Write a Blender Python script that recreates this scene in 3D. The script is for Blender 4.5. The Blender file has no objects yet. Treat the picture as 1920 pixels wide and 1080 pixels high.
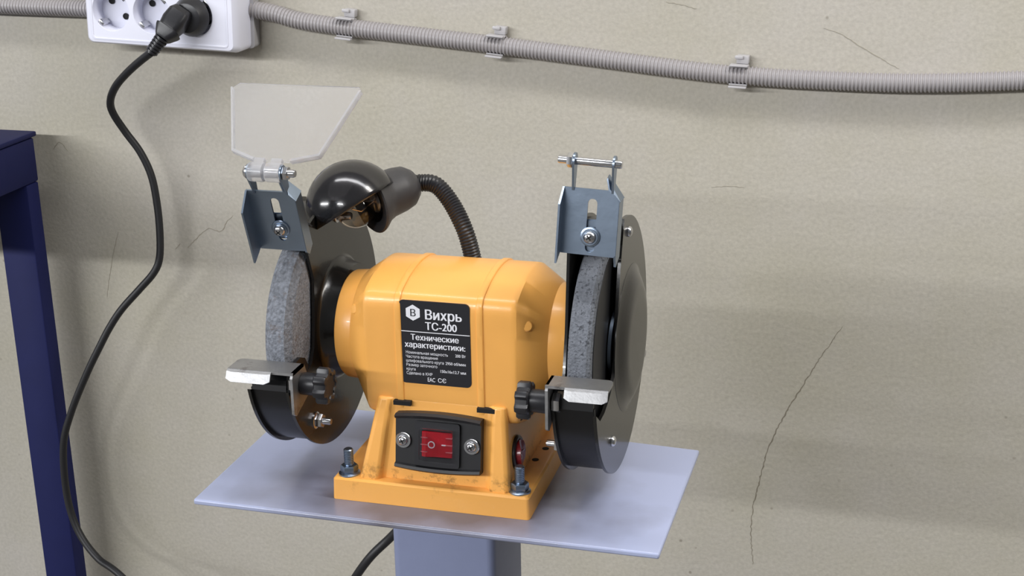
import bpy, bmesh, math, random
from mathutils import Vector, Matrix
from mathutils.geometry import delaunay_2d_cdt
random.seed(7)
S = bpy.context.scene
COL = S.collection
PI = math.pi
V = Vector

# ------------------------------------------------------------------ camera
F_PX = 2728.91
right = V((0.9645, 0.2635, -0.0169)); fwd = V((-0.2550, 0.9131, -0.3180))
cam_d = bpy.data.cameras.new('camera')
cam_d.sensor_fit = 'HORIZONTAL'; cam_d.sensor_width = 36.0
cam_d.lens = 36.0 * F_PX / 1920.0
cam_d.clip_start = 0.02
cam = bpy.data.objects.new('camera', cam_d); COL.objects.link(cam)
fwd.normalize(); right = (right - fwd * right.dot(fwd)).normalized(); upv = right.cross(fwd)
M = Matrix((right, upv, -fwd)).transposed().to_4x4()
M.translation = V((0.25456, -0.78162, 0.39131))
cam.matrix_world = M
S.camera = cam

# ------------------------------------------------------------------ world, lamps, exposure
W = bpy.data.worlds.new('room_light'); S.world = W; W.use_nodes = True
W.node_tree.nodes['Background'].inputs[0].default_value = (0.93, 0.97, 1.0, 1)
W.node_tree.nodes['Background'].inputs[1].default_value = 0.13
S.view_settings.view_transform = 'Standard'; S.view_settings.look = 'None'
S.view_settings.gamma = 1.0; S.view_settings.use_curve_mapping = False
S.view_settings.exposure = 0.14

def area(name, loc, target, sx, sy, power, color=(1, 1, 1)):
    L = bpy.data.lights.new(name, 'AREA'); L.shape = 'RECTANGLE'; L.size = sx; L.size_y = sy
    L.energy = power; L.color = color
    o = bpy.data.objects.new(name, L); COL.objects.link(o)
    o.location = loc
    d = (V(target) - V(loc)).normalized()
    z = -d; x = V((1, 0, 0)); x = (x - z * x.dot(z)).normalized(); y = z.cross(x)
    R = Matrix((x, y, z)).transposed().to_4x4(); R.translation = V(loc)
    o.matrix_world = R
    return o
# long rows of fluorescent tubes: one far behind the camera, one over the bench
area('tube_row_far', (-3.1, -4.1, 1.76), (-0.3, 0.2, 0.0), 6.0, 0.10, 278, (0.97, 0.98, 1.0))
area('tube_row_near', (0.15, -0.22, 1.75), (0.1, -0.15, 0.0), 2.4, 0.20, 21, (0.98, 0.98, 1.0))
area('tube_right', (1.25, -0.15, 1.25), (0.1, -0.1, 0.0), 0.9, 0.25, 13, (1.0, 0.96, 0.90))

# ------------------------------------------------------------------ materials
def mat(name, col, rough=0.5, metal=0.0, bump=0.0, bscale=200.0, var=0.0, vscale=30.0, coat=0.0, spec=0.5,
        dirt=None, dscale=60.0, damt=0.5, dthr=0.6, dz=None):
    m = bpy.data.materials.new(name); m.use_nodes = True
    nt = m.node_tree; N = nt.nodes; L = nt.links
    b = N['Principled BSDF']
    b.inputs['Base Color'].default_value = (*col, 1); b.inputs['Roughness'].default_value = rough
    b.inputs['Metallic'].default_value = metal
    b.inputs['Coat Weight'].default_value = coat
    b.inputs['Specular IOR Level'].default_value = spec
    tc = N.new('ShaderNodeTexCoord')
    src = None
    if var > 0:
        n = N.new('ShaderNodeTexNoise'); n.inputs['Scale'].default_value = vscale; n.inputs['Detail'].default_value = 5
        L.new(tc.outputs['Object'], n.inputs['Vector'])
        r = N.new('ShaderNodeMapRange'); r.inputs['From Min'].default_value = 0.3; r.inputs['From Max'].default_value = 0.7
        r.inputs['To Min'].default_value = 1 - var; r.inputs['To Max'].default_value = 1 + var
        L.new(n.outputs['Fac'], r.inputs['Value'])
        mx = N.new('ShaderNodeVectorMath'); mx.operation = 'SCALE'; mx.inputs[0].default_value = col
        L.new(r.outputs['Result'], mx.inputs['Scale']); src = mx.outputs['Vector']
        L.new(src, b.inputs['Base Color'])
    if dirt:
        n = N.new('ShaderNodeTexNoise'); n.inputs['Scale'].default_value = dscale; n.inputs['Detail'].default_value = 6
        n.inputs['Roughness'].default_value = 0.7
        L.new(tc.outputs['Object'], n.inputs['Vector'])
        r = N.new('ShaderNodeMapRange'); r.inputs['From Min'].default_value = dthr; r.inputs['From Max'].default_value = dthr + 0.12
        r.inputs['To Min'].default_value = 0; r.inputs['To Max'].default_value = damt
        L.new(n.outputs['Fac'], r.inputs['Value'])
        mx = N.new('ShaderNodeMix'); mx.data_type = 'RGBA'
        fac = r.outputs['Result']
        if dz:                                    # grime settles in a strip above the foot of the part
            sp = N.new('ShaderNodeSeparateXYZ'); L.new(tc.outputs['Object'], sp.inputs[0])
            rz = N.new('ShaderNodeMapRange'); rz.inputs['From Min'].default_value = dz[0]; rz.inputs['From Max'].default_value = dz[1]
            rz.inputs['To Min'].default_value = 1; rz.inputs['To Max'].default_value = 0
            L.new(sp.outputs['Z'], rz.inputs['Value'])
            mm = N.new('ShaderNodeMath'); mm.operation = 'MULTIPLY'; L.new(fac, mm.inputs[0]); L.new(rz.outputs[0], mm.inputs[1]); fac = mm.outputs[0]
        L.new(fac, mx.inputs['Factor'])
        if src: L.new(src, mx.inputs['A'])
        else: mx.inputs['A'].default_value = (*col, 1)
        mx.inputs['B'].default_value = (*dirt, 1)
        L.new(mx.outputs['Result'], b.inputs['Base Color'])
    if bump > 0:
        n = N.new('ShaderNodeTexNoise'); n.inputs['Scale'].default_value = bscale; n.inputs['Detail'].default_value = 4
        L.new(tc.outputs['Object'], n.inputs['Vector'])
        bp = N.new('ShaderNodeBump'); bp.inputs['Strength'].default_value = bump; bp.inputs['Distance'].default_value = 0.001
        L.new(n.outputs['Fac'], bp.inputs['Height']); L.new(bp.outputs['Normal'], b.inputs['Normal'])
    return m

def soot_shade(m, col, amt):
    """sooty grinding dust and painted-in shade on the plate around the machine, thinning outwards, broken up by noise"""
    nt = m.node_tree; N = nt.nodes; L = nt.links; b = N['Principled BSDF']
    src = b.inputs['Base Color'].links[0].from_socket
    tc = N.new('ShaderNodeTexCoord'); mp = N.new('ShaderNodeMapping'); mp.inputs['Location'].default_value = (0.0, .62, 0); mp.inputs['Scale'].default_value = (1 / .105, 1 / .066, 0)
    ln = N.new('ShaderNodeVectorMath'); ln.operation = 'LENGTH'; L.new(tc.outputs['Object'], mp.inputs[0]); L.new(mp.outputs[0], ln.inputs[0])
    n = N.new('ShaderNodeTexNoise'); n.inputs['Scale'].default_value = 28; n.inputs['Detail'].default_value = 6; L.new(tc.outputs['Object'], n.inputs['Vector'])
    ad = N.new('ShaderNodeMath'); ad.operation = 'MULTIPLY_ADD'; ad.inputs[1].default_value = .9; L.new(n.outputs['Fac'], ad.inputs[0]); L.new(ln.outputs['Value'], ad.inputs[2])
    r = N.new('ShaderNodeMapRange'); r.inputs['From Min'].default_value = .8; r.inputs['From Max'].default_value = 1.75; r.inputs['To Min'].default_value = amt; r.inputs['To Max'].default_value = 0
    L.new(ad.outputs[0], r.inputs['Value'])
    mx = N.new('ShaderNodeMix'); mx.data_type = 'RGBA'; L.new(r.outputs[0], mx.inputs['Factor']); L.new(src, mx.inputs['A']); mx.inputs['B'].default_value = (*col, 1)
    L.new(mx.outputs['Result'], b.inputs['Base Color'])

def srgb(r, g, b):
    f = lambda c: (c / 255 / 12.92) if c <= 10 else ((c / 255 + 0.055) / 1.055) ** 2.4
    return (f(r), f(g), f(b))

M_orange = mat('orange_enamel', srgb(240, 174, 88), 0.34, bump=0.05, bscale=900, var=0.03, vscale=40, coat=0.15)
M_orange_base = mat('orange_enamel_oily', srgb(240, 174, 88), 0.38, bump=0.05, bscale=900, coat=0.1,
                    dirt=srgb(150, 96, 48), dscale=50, damt=0.5, dthr=0.62)
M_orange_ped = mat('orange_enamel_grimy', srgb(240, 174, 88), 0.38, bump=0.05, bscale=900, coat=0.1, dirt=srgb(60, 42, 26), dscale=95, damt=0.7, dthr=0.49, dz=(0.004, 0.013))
M_black = mat('black_enamel', srgb(17, 17, 19), 0.32, spec=0.4)
M_black_brush = mat('black_enamel_satin', srgb(24, 23, 22), 0.24, bump=0.05, bscale=500, coat=0.15)
M_plastic = mat('black_plastic', srgb(32, 32, 36), 0.38, bump=0.05, bscale=400)
M_holder = mat('dark_grey_plastic', srgb(62, 61, 63), 0.4, bump=0.05, bscale=300)
M_rubber = mat('black_rubber', srgb(22, 22, 25), 0.5)
M_dome = mat('lamp_black_gloss', srgb(34, 33, 35), 0.18, bump=0.08, bscale=120, coat=0.3)
M_zinc = mat('zinc_plated_steel', srgb(146, 160, 178), 0.33, 1.0, bump=0.06, bscale=160, var=0.10, vscale=35)
M_chrome = mat('bright_steel', srgb(205, 205, 208), 0.24, 1.0)
M_brushed = mat('scuffed_steel', srgb(165, 165, 166), 0.48, 1.0, bump=0.2, bscale=250, var=0.10, vscale=60,
                dirt=srgb(90, 82, 76), dscale=70, damt=0.6, dthr=0.56)
M_stone = mat('grey_abrasive', srgb(112, 116, 124), 0.95, bump=1.0, bscale=700, var=0.35, vscale=330,
              dirt=srgb(54, 56, 62), dscale=330, damt=0.9, dthr=0.50)
M_stone_rust = mat('grey_abrasive_stained', srgb(118, 122, 130), 0.95, bump=0.9, bscale=700, var=0.35, vscale=500,
              dirt=srgb(92, 76, 66), dscale=90, damt=0.7, dthr=0.56)
M_plate = mat('grey_enamel', srgb(168, 176, 206), 0.30, bump=0.05, bscale=60, var=0.02, vscale=20, coat=0.1,
              dirt=srgb(70, 66, 66), dscale=170, damt=0.7, dthr=0.74)
soot_shade(M_plate, srgb(88, 80, 80), 0.85)  # grinding dust plus the shade around the machine, painted into the plate colour
M_post = mat('grey_enamel_post', srgb(126, 134, 164), 0.5, bump=0.08, bscale=300, var=0.02, vscale=60)
M_blue = mat('navy_enamel', srgb(20, 26, 74), 0.6, bump=0.06, bscale=300, var=0.05, vscale=40, spec=0.25)
M_white = mat('white_plastic', srgb(228, 229, 242), 0.30)
M_white_in = mat('white_plastic_satin', srgb(224, 225, 238), 0.4)
M_greyplastic = mat('grey_plastic', srgb(176, 174, 176), 0.45)
M_conduit = mat('grey_conduit_plastic', srgb(158, 154, 155), 0.42)
M_hole = mat('dark_hole', srgb(14, 14, 15), 0.8)
M_label = mat('label_black', srgb(28, 28, 34), 0.42)
M_print = mat('label_white', srgb(232, 232, 238), 0.5)
M_red = mat('red_switch_plastic', srgb(176, 20, 34), 0.25, coat=0.4)
M_red_dark = mat('dark_red_switch_plastic', srgb(128, 20, 32), 0.3, coat=0.3)
M_pink = mat('red_plastic_glint', srgb(196, 110, 118), 0.4)  # light streaks reflected on the switch grip, painted in as pale red
M_floor = mat('grey_concrete', srgb(120, 116, 110), 0.7, bump=0.2, bscale=60, var=0.1, vscale=4)
M_crack = mat('plaster_crack', srgb(126, 119, 104), 0.95)
M_smudge = mat('plaster_smudge', srgb(150, 144, 130), 0.95)

def glass(name, col, rough, ior, alpha_mix=0.0, haze=(1, 1, 1)):
    m = bpy.data.materials.new(name); m.use_nodes = True
    nt = m.node_tree; N = nt.nodes; L = nt.links
    b = N['Principled BSDF']; b.inputs['Base Color'].default_value = (*col, 1)
    b.inputs['Roughness'].default_value = rough; b.inputs['IOR'].default_value = ior
    b.inputs['Transmission Weight'].default_value = 1.0
    if alpha_mix > 0:
        d = N.new('ShaderNodeBsdfTranslucent'); d.inputs[0].default_value = (*haze, 1)
        d2 = N.new('ShaderNodeBsdfDiffuse'); d2.inputs[0].default_value = (*haze, 1)
        a = N.new('ShaderNodeMixShader'); a.inputs[0].default_value = 0.5
        L.new(d.outputs[0], a.inputs[1]); L.new(d2.outputs[0], a.inputs[2])
        x = N.new('ShaderNodeMixShader'); x.inputs[0].default_value = alpha_mix
        L.new(b.outputs[0], x.inputs[1]); L.new(a.outputs[0], x.inputs[2])
        L.new(x.outputs[0], N['Material Output'].inputs['Surface'])
    return m
M_acrylic = glass('clear_scuffed_acrylic', (0.97, 0.97, 0.98), 0.05, 1.12, 0.20, (0.92, 0.92, 0.95))
M_acrylic_edge = glass('polished_acrylic', (0.97, 0.97, 0.98), 0.04, 1.42, 0.35, (0.95, 0.95, 0.97))
M_bulb = glass('amber_bulb_glass', (0.90, 0.78, 0.66), 0.03, 1.08)
M_bulb.node_tree.nodes['Principled BSDF'].inputs['Coat Weight'].default_value = 0.8
M_cover = glass('clear_switch_cover', (0.85, 0.86, 0.88), 0.1, 1.2)

# plaster wall
M_wall = bpy.data.materials.new('painted_plaster'); M_wall.use_nodes = True
nt = M_wall.node_tree; N = nt.nodes; L = nt.links; b = N['Principled BSDF']
b.inputs['Roughness'].default_value = 0.75
tc = N.new('ShaderNodeTexCoord')
n1 = N.new('ShaderNodeTexNoise'); n1.inputs['Scale'].default_value = 5; n1.inputs['Detail'].default_value = 6; n1.inputs['Roughness'].default_value = 0.6
r1 = N.new('ShaderNodeValToRGB')
r1.color_ramp.elements[0].position = 0.35; r1.color_ramp.elements[0].color = (*srgb(172, 167, 152), 1)
r1.color_ramp.elements[1].position = 0.68; r1.color_ramp.elements[1].color = (*srgb(179, 174, 165), 1)
n2 = N.new('ShaderNodeTexNoise'); n2.inputs['Scale'].default_value = 300; n2.inputs['Detail'].default_value = 3
r2 = N.new('ShaderNodeMapRange'); r2.inputs['From Min'].default_value = 0.3; r2.inputs['From Max'].default_value = 0.7
r2.inputs['To Min'].default_value = 0.93; r2.inputs['To Max'].default_value = 1.07
sc = N.new('ShaderNodeVectorMath'); sc.operation = 'SCALE'
n3 = N.new('ShaderNodeTexVoronoi'); n3.inputs['Scale'].default_value = 55
n3b = N.new('ShaderNodeTexNoise'); n3b.inputs['Scale'].default_value = 9
r3 = N.new('ShaderNodeMapRange'); r3.inputs['From Min'].default_value = 0.05; r3.inputs['From Max'].default_value = 0.11
r3.inputs['To Min'].default_value = 0.55; r3.inputs['To Max'].default_value = 0.0
r3b = N.new('ShaderNodeMapRange'); r3b.inputs['From Min'].default_value = 0.56; r3b.inputs['From Max'].default_value = 0.64
mul = N.new('ShaderNodeMath'); mul.operation = 'MULTIPLY'
mx = N.new('ShaderNodeMix'); mx.data_type = 'RGBA'; mx.inputs['B'].default_value = (*srgb(105, 97, 84), 1)
bp = N.new('ShaderNodeBump'); bp.inputs['Strength'].default_value = 0.35; bp.inputs['Distance'].default_value = 0.0009
n4 = N.new('ShaderNodeTexNoise'); n4.inputs['Scale'].default_value = 260; n4.inputs['Detail'].default_value = 5
n5 = N.new('ShaderNodeTexNoise'); n5.inputs['Scale'].default_value = 9; n5.inputs['Detail'].default_value = 2
bp2 = N.new('ShaderNodeBump'); bp2.inputs['Strength'].default_value = 0.5; bp2.inputs['Distance'].default_value = 0.004
for n in (n1, n2, n3, n3b, n4, n5): L.new(tc.outputs['Object'], n.inputs['Vector'])
L.new(n1.outputs['Fac'], r1.inputs[0]); L.new(n2.outputs['Fac'], r2.inputs['Value'])
L.new(r1.outputs[0], sc.inputs[0]); L.new(r2.outputs[0], sc.inputs['Scale'])
L.new(n3.outputs['Distance'], r3.inputs['Value']); L.new(n3b.outputs['Fac'], r3b.inputs['Value'])
L.new(r3.outputs[0], mul.inputs[0]); L.new(r3b.outputs[0], mul.inputs[1])
L.new(mul.outputs[0], mx.inputs['Factor']); L.new(sc.outputs[0], mx.inputs['A']); L.new(mx.outputs['Result'], b.inputs['Base Color'])
L.new(n5.outputs['Fac'], bp2.inputs['Height']); L.new(bp2.outputs[0], bp.inputs['Normal'])
L.new(n4.outputs['Fac'], bp.inputs['Height']); L.new(bp.outputs[0], b.inputs['Normal'])

# ------------------------------------------------------------------ mesh helpers (all in world coordinates)
def new(): return bmesh.new()

def frame(o, n, uref=V((1, 0, 0))):
    n = V(n).normalized(); u = V(uref) - n * V(uref).dot(n)
    if u.length < 1e-5: u = V((0, 1, 0)) - n * n.y
    u.normalize(); v = n.cross(u)
    return V(o), u, v, n

def box(bm, c, s, rot=None, bev=0.0, seg=2):
    r = bmesh.ops.create_cube(bm, size=1.0)
    vs = r['verts']
    for v in vs: v.co = V((v.co.x * s[0], v.co.y * s[1], v.co.z * s[2]))
    if bev > 0:
        es = list({e for v in vs for e in v.link_edges})
        g = bmesh.ops.bevel(bm, geom=es, offset=bev, segments=seg, profile=0.5, affect='EDGES')
        vs = list({v for f in g['faces'] for v in f.verts} | {v for v in vs if v.is_valid})
    m = (rot.to_4x4() if rot else Matrix.Identity(4)); m.translation = V(c)
    for v in vs: v.co = m @ v.co
    return vs

def prism(bm, pts, fr, t0, t1):
    o, u, v, n = fr
    a = [bm.verts.new(o + u * p[0] + v * p[1] + n * t0) for p in pts]
    c = [bm.verts.new(o + u * p[0] + v * p[1] + n * t1) for p in pts]
    k = len(pts)
    bm.faces.new(list(reversed(a))); bm.faces.new(c)
    for i in range(k): bm.faces.new((a[i], a[(i + 1) % k], c[(i + 1) % k], c[i]))

def loft(bm, rings, cap0=True, cap1=True, closed=True):
    R = [[bm.verts.new(p) for p in r] for r in rings]
    k = len(R[0])
    for a, c in zip(R, R[1:]):
        for i in range(k if closed else k - 1):
            j = (i + 1) % k
            try: bm.faces.new((a[i], a[j], c[j], c[i]))
            except ValueError: pass
    if cap0: bm.faces.new(list(reversed(R[0])))
    if cap1: bm.faces.new(R[-1])

def lathe(bm, o, axis, prof, seg=32, cap0=True, cap1=True):
    o, u, v, n = frame(o, axis)
    rings = [[o + n * h + (u * math.cos(2 * PI * i / seg) + v * math.sin(2 * PI * i / seg)) * max(r, 1e-5) for i in range(seg)] for r, h in prof]
    loft(bm, rings, cap0, cap1)

def hexprism(bm, o, axis, af, h, uref=V((0, 0, 1)), ch=0.15):
    o, u, v, n = frame(o, axis, uref); r = af / 2 / math.cos(PI / 6)
    def ring(rr, z): return [o + n * z + (u * math.cos(PI / 3 * i) + v * math.sin(PI / 3 * i)) * rr for i in range(6)]
    loft(bm, [ring(r * .92, 0), ring(r, h * ch), ring(r, h * (1 - ch)), ring(r * .92, h)])

def spline(pts, n=12):
    pts = [V(p) for p in pts]; out = []
    P = [pts[0] * 2 - pts[1]] + pts + [pts[-1] * 2 - pts[-2]]
    for i in range(1, len(P) - 2):
        for k in range(n):
            t = k / n; p0, p1, p2, p3 = P[i - 1], P[i], P[i + 1], P[i + 2]
            out.append(0.5 * (2 * p1 + (p2 - p0) * t + (2 * p0 - 5 * p1 + 4 * p2 - p3) * t * t + (3 * p1 - p0 - 3 * p2 + p3) * t ** 3))
    out.append(pts[-1]); return out

def resample(pts, step):
    out = [pts[0].copy()]; acc = 0
    for a, c in zip(pts, pts[1:]):
        d = (c - a).length; pos = step - acc
        while pos <= d:
            out.append(a.lerp(c, pos / d)); pos += step
        acc = (acc + d) % step if d > 0 else acc
    return out

def tube(bm, pts, r, seg=12, caps=True):
    rf = r if callable(r) else (lambda i: r)
    t0 = (pts[1] - pts[0]).normalized()
    u = t0.orthogonal().normalized(); rings = []
    for i, p in enumerate(pts):
        t = (pts[min(i + 1, len(pts) - 1)] - pts[max(i - 1, 0)]).normalized()
        u = (u - t * u.dot(t)).normalized(); w = t.cross(u)
        rings.append([p + (u * math.cos(2 * PI * k / seg) + w * math.sin(2 * PI * k / seg)) * rf(i) for k in range(seg)])
    loft(bm, rings, caps, caps)

def holed(bm, outer, hole, fr, t0, t1):
    o, u, v, n = fr
    W = lambda p, t: o + u * p[0] + v * p[1] + n * t
    b2 = bmesh.new(); loops = []
    for pts in (outer, hole):
        vs = [b2.verts.new((p[0], p[1], 0)) for p in pts]; loops.append(vs)
        for i in range(len(vs)): b2.edges.new((vs[i], vs[(i + 1) % len(vs)]))
    bmesh.ops.triangle_fill(b2, use_beauty=True, use_dissolve=False, edges=b2.edges[:])
    b2.verts.ensure_lookup_table(); b2.verts.index_update()
    for t in (t0, t1):
        m = {v.index: bm.verts.new(W(v.co, t)) for v in b2.verts}
        for f in b2.faces: bm.faces.new([m[v.index] for v in f.verts])
    b2.free()
    for pts in (outer, hole):
        k = len(pts)
        a = [bm.verts.new(W(p, t0)) for p in pts]; c = [bm.verts.new(W(p, t1)) for p in pts]
        for i in range(k): bm.faces.new((a[i], a[(i + 1) % k], c[(i + 1) % k], c[i]))
    bmesh.ops.remove_doubles(bm, verts=bm.verts, dist=1e-7)

def rrect(w, h, r, n=5, cx=0, cy=0):
    out = []
    for sx, sy, a0 in ((1, 1, 0), (-1, 1, 90), (-1, -1, 180), (1, -1, 270)):
        for k in range(n + 1):
            a = math.radians(a0 + 90 * k / n)
            out.append((cx + sx * (w / 2 - r) + r * math.cos(a), cy + sy * (h / 2 - r) + r * math.sin(a)))
    return out

def wloc(o):
    v = V((0, 0, 0))
    while o: v += o.location; o = o.parent
    return v

def obj(name, bm, m, parent=None, label=None, smooth=35, origin=None, bevel=0):
    bmesh.ops.recalc_face_normals(bm, faces=bm.faces)
    for f in bm.faces: f.smooth = True
    for e in bm.edges:
        if len(e.link_faces) == 2 and e.calc_face_angle(0) > math.radians(smooth): e.smooth = False
    if origin is None:
        lo = V((min(v.co[i] for v in bm.verts) for i in range(3))); hi = V((max(v.co[i] for v in bm.verts) for i in range(3)))
        origin = V(((lo.x + hi.x) / 2, (lo.y + hi.y) / 2, lo.z))
    origin = V(origin)
    for v in bm.verts: v.co -= origin
    me = bpy.data.meshes.new(name); bm.to_mesh(me); bm.free()
    me.materials.append(m)
    o = bpy.data.objects.new(name, me); COL.objects.link(o)
    if parent: o.parent = parent; o.location = origin - wloc(parent)
    else: o.location = origin
    if label: o['label'] = label
    if bevel:
        b = o.modifiers.new('soft_edge', 'BEVEL'); b.width = bevel; b.segments = 2; b.limit_method = 'ANGLE'; b.angle_limit = math.radians(40)
    return o

def thing(name, loc, label, cat, group=None):
    o = bpy.data.objects.new(name, None); COL.objects.link(o); o.location = loc
    o.empty_display_size = 0.05
    o['label'] = label; o['category'] = cat
    if group: o['group'] = group
    return o
def tag(o, label, cat, group=None):
    o['label'] = label; o['category'] = cat
    if group: o['group'] = group
    return o

def text(name, body, size, o, u, v, m, parent, align='LEFT', bold=0.0, lift=0.00012, shear=0.0, sx=1.0, label=None):
    c = bpy.data.curves.new(name, 'FONT'); c.body = body; c.size = 1.0; c.align_x = align; c.shear = shear
    c.resolution_u = 4
    t = bpy.data.objects.new(name + '_tmp', c); COL.objects.link(t)
    bpy.context.view_layer.update()
    cu = t.to_curve(bpy.context.evaluated_depsgraph_get())
    polys = []
    for sp in cu.splines:                         # sample each outline of the glyphs
        if sp.type == 'BEZIER':
            P = []; bp_ = sp.bezier_points; k = len(bp_)
            for q in range(k):
                a_, b_ = bp_[q], bp_[(q + 1) % k]
                for w in range(4):
                    f = w / 4; g = 1 - f
                    P.append(a_.co * g ** 3 + a_.handle_right * 3 * g * g * f + b_.handle_left * 3 * g * f * f + b_.co * f ** 3)
        else: P = [V(q.co[:3]) for q in sp.points]
        P = [V((q.x, q.y, 0)) for q in P]
        P = [q for w, q in enumerate(P) if (q - P[w - 1]).length > 1e-5]
        if len(P) > 2: polys.append(P)
    t.to_curve_clear()
    bpy.data.objects.remove(t); bpy.data.curves.remove(c)
    # fill by non-zero winding, so that overlapping strokes of one glyph stay solid
    pts, eds = [], []
    for P in polys:
        n0 = len(pts); pts += [V((q.x, q.y)) for q in P]; eds += [(n0 + w, n0 + (w + 1) % len(P)) for w in range(len(P))]
    cv, _, cf = delaunay_2d_cdt([q.to_2d() if len(q) > 2 else q for q in pts], eds, [], 0, 1e-7)[:3]
    bb = [(min(q.x for q in P), max(q.x for q in P), min(q.y for q in P), max(q.y for q in P)) for P in polys]
    def winding(x, y):
        w = 0
        for P, (ax, bx_, ay, by_) in zip(polys, bb):
            if not (ax <= x <= bx_ and ay <= y <= by_): continue
            for a_, b_ in zip(P, P[1:] + P[:1]):
                if (a_.y > y) != (b_.y > y) and x < (b_.x - a_.x) * (y - a_.y) / (b_.y - a_.y) + a_.x: w += 1 if b_.y > a_.y else -1
        return w
    tris = [f for f in cf if winding(sum(cv[q].x for q in f) / len(f), sum(cv[q].y for q in f) / len(f))]
    b3 = bmesh.new()
    for k in ((-1, 0, 1) if bold > 0 else (0,)):
        vs = [b3.verts.new((q.x + k * bold, q.y, k * .002)) for q in cv]
        for f in tris:
            try: b3.faces.new([vs[w] for w in f])
            except ValueError: pass
    bmesh.ops.delete(b3, geom=[q for q in b3.verts if not q.link_faces], context='VERTS')
    bmesh.ops.recalc_face_normals(b3, faces=b3.faces)
    me = bpy.data.meshes.new(name); b3.to_mesh(me); b3.free()
    u = V(u).normalized(); v = V(v).normalized(); n = u.cross(v); org = V(o)
    pl = wloc(parent)
    for q in me.vertices: q.co = u * (q.co.x * size * sx) + v * (q.co.y * size) + n * (lift + q.co.z * size)
    me.materials.clear(); me.materials.append(m)
    ob = bpy.data.objects.new(name, me); COL.objects.link(ob); ob.parent = parent; ob.location = org - pl
    if label: ob['label'] = label
    return ob

# ------------------------------------------------------------------ setting
WY = 0.45; FZ = -0.92
bm = new(); box(bm, (0, WY + 0.06, 0.4), (7, 0.12, -2 * FZ + 0.8))
wall = obj('wall_back', bm, M_wall); wall['kind'] = 'structure'; wall['label'] = 'beige painted plaster wall with fine cracks and specks'
bm = new(); box(bm, (0, -2.2, FZ - 0.05), (7, 5.3, 0.1))
fl = obj('floor', bm, M_floor); fl['kind'] = 'structure'; fl['label'] = 'grey concrete workshop floor'

def crack(pts, w, m=M_crack):
    bm = new(); pts = resample(spline([V((x, WY, z)) for x, z in pts], 8), 0.0022)
    up_, dn = [], []
    for i, p in enumerate(pts):
        t = (pts[min(i + 1, len(pts) - 1)] - pts[max(i - 1, 0)]).normalized(); n = V((-t.z, 0, t.x))
        j = n * random.uniform(-.5, .5) * w; ww = w * random.uniform(.25, 1.0) * (0.3 + 0.7 * math.sin(PI * (i + .5) / len(pts)))
        up_.append(p + j + n * ww / 2); dn.append(p + j - n * ww / 2)
    rings = [[a + V((0, -.00025, 0)), c + V((0, -.00025, 0)), c + V((0, .001, 0)), a + V((0, .001, 0))] for a, c in zip(up_, dn)]
    loft(bm, rings); return obj('crack', bm, m, wall)
# (x, z) on the wall plane
crack([(0.2110, -0.0515), (0.2026, -0.0662), (0.1920, -0.0848), (0.1813, -0.1062), (0.1705, -0.1279), (0.1605, -0.1498), (0.1531, -0.1691), (0.1477, -0.1911), (0.1436, -0.2133), (0.1395, -0.2356), (0.1385, -0.2635), (0.1417, -0.2968)], 0.0012)
crack([(0.1819, 0.2085), (0.1972, 0.2032), (0.2106, 0.1948), (0.2239, 0.1872), (0.2371, 0.1801), (0.2459, 0.1755)], 0.0007, M_smudge)
crack([(0.0502, 0.2271), (0.0642, 0.2251), (0.0765, 0.2218)], 0.0007, M_smudge)
crack([(-0.4328, -0.0220), (-0.4252, -0.0150)], 0.0009, M_smudge)
crack([(-0.4187, -0.0195), (-0.4042, -0.0055), (-0.3939, 0.0016), (-0.3810, -0.0008), (-0.3745, 0.0092), (-0.3671, 0.0166)], 0.0012, M_smudge)
crack([(-0.4934, -0.0082), (-0.5022, -0.0337), (-0.5104, -0.0624), (-0.5142, -0.0797)], 0.0006, M_smudge)
crack([(-0.5556, 0.0727), (-0.5474, 0.0806), (-0.5407, 0.0734), (-0.5382, 0.0697)], 0.0010, M_smudge)
crack([(0.0927, 0.0682), (0.1070, 0.0699), (0.1232, 0.0693)], 0.0006, M_smudge)

# ------------------------------------------------------------------ blue workbench at the left
wb = thing('workbench', (-0.58, 0.2, FZ), 'navy blue steel workbench frame corner against the wall at left', 'workbench')
bm = new(); box(bm, (-0.88, 0.272, 0.094), (0.648, 0.308, 0.005), bev=0.0015)
obj('table_top', bm, M_blue, wb)
bm = new(); box(bm, (-0.5755, 0.272, 0.0695), (0.037, 0.300, 0.043), bev=0.002)
obj('side_rail', bm, M_blue, wb)
bm = new(); box(bm, (-0.897, 0.410, 0.0695), (0.605, 0.020, 0.043), bev=0.002)
obj('back_rail', bm, M_blue, wb)
for yy in (0.411, 0.132):
    bm = new(); box(bm, (-0.5755, yy, (0.048 + FZ) / 2), (0.037, 0.020, 0.048 - FZ), bev=0.002)
    obj('leg', bm, M_blue, wb)

# ------------------------------------------------------------------ stand
st = thing('grinder_stand', (0, 0, FZ), 'grey painted steel stand with flat top plate on square post', 'stand')
top = [V((-0.1407, -0.0800, 0)), V((-0.07, -0.0806, 0)), V((0.0, -0.0812, 0)), V((0.07, -0.0811, 0)), V((0.1395, -0.0809, 0)),
       V((0.1413, 0.0574, 0)), V((0.03, 0.0640, 0)), V((-0.0921, 0.0695, 0)), V((-0.139, 0.0720, 0))]
bm = new()
loft(bm, [[p + V((0, 0, -0.0036)) for p in top], list(top)])
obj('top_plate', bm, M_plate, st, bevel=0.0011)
bm = new()
o_, c_ = rrect(0.0647, 0.0647, 0.005, 4), None
ppx, ppy = 0.0017, -0.0423 + 0.03235
loft(bm, [[V((ppx + x, ppy + y, FZ + 0.006)) for x, y in o_], [V((ppx + x, ppy + y, -0.0036)) for x, y in o_]])
obj('post', bm, M_post, st)
bm = new(); box(bm, (ppx, ppy, FZ + 0.003), (0.30, 0.30, 0.006), bev=0.001)
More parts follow.
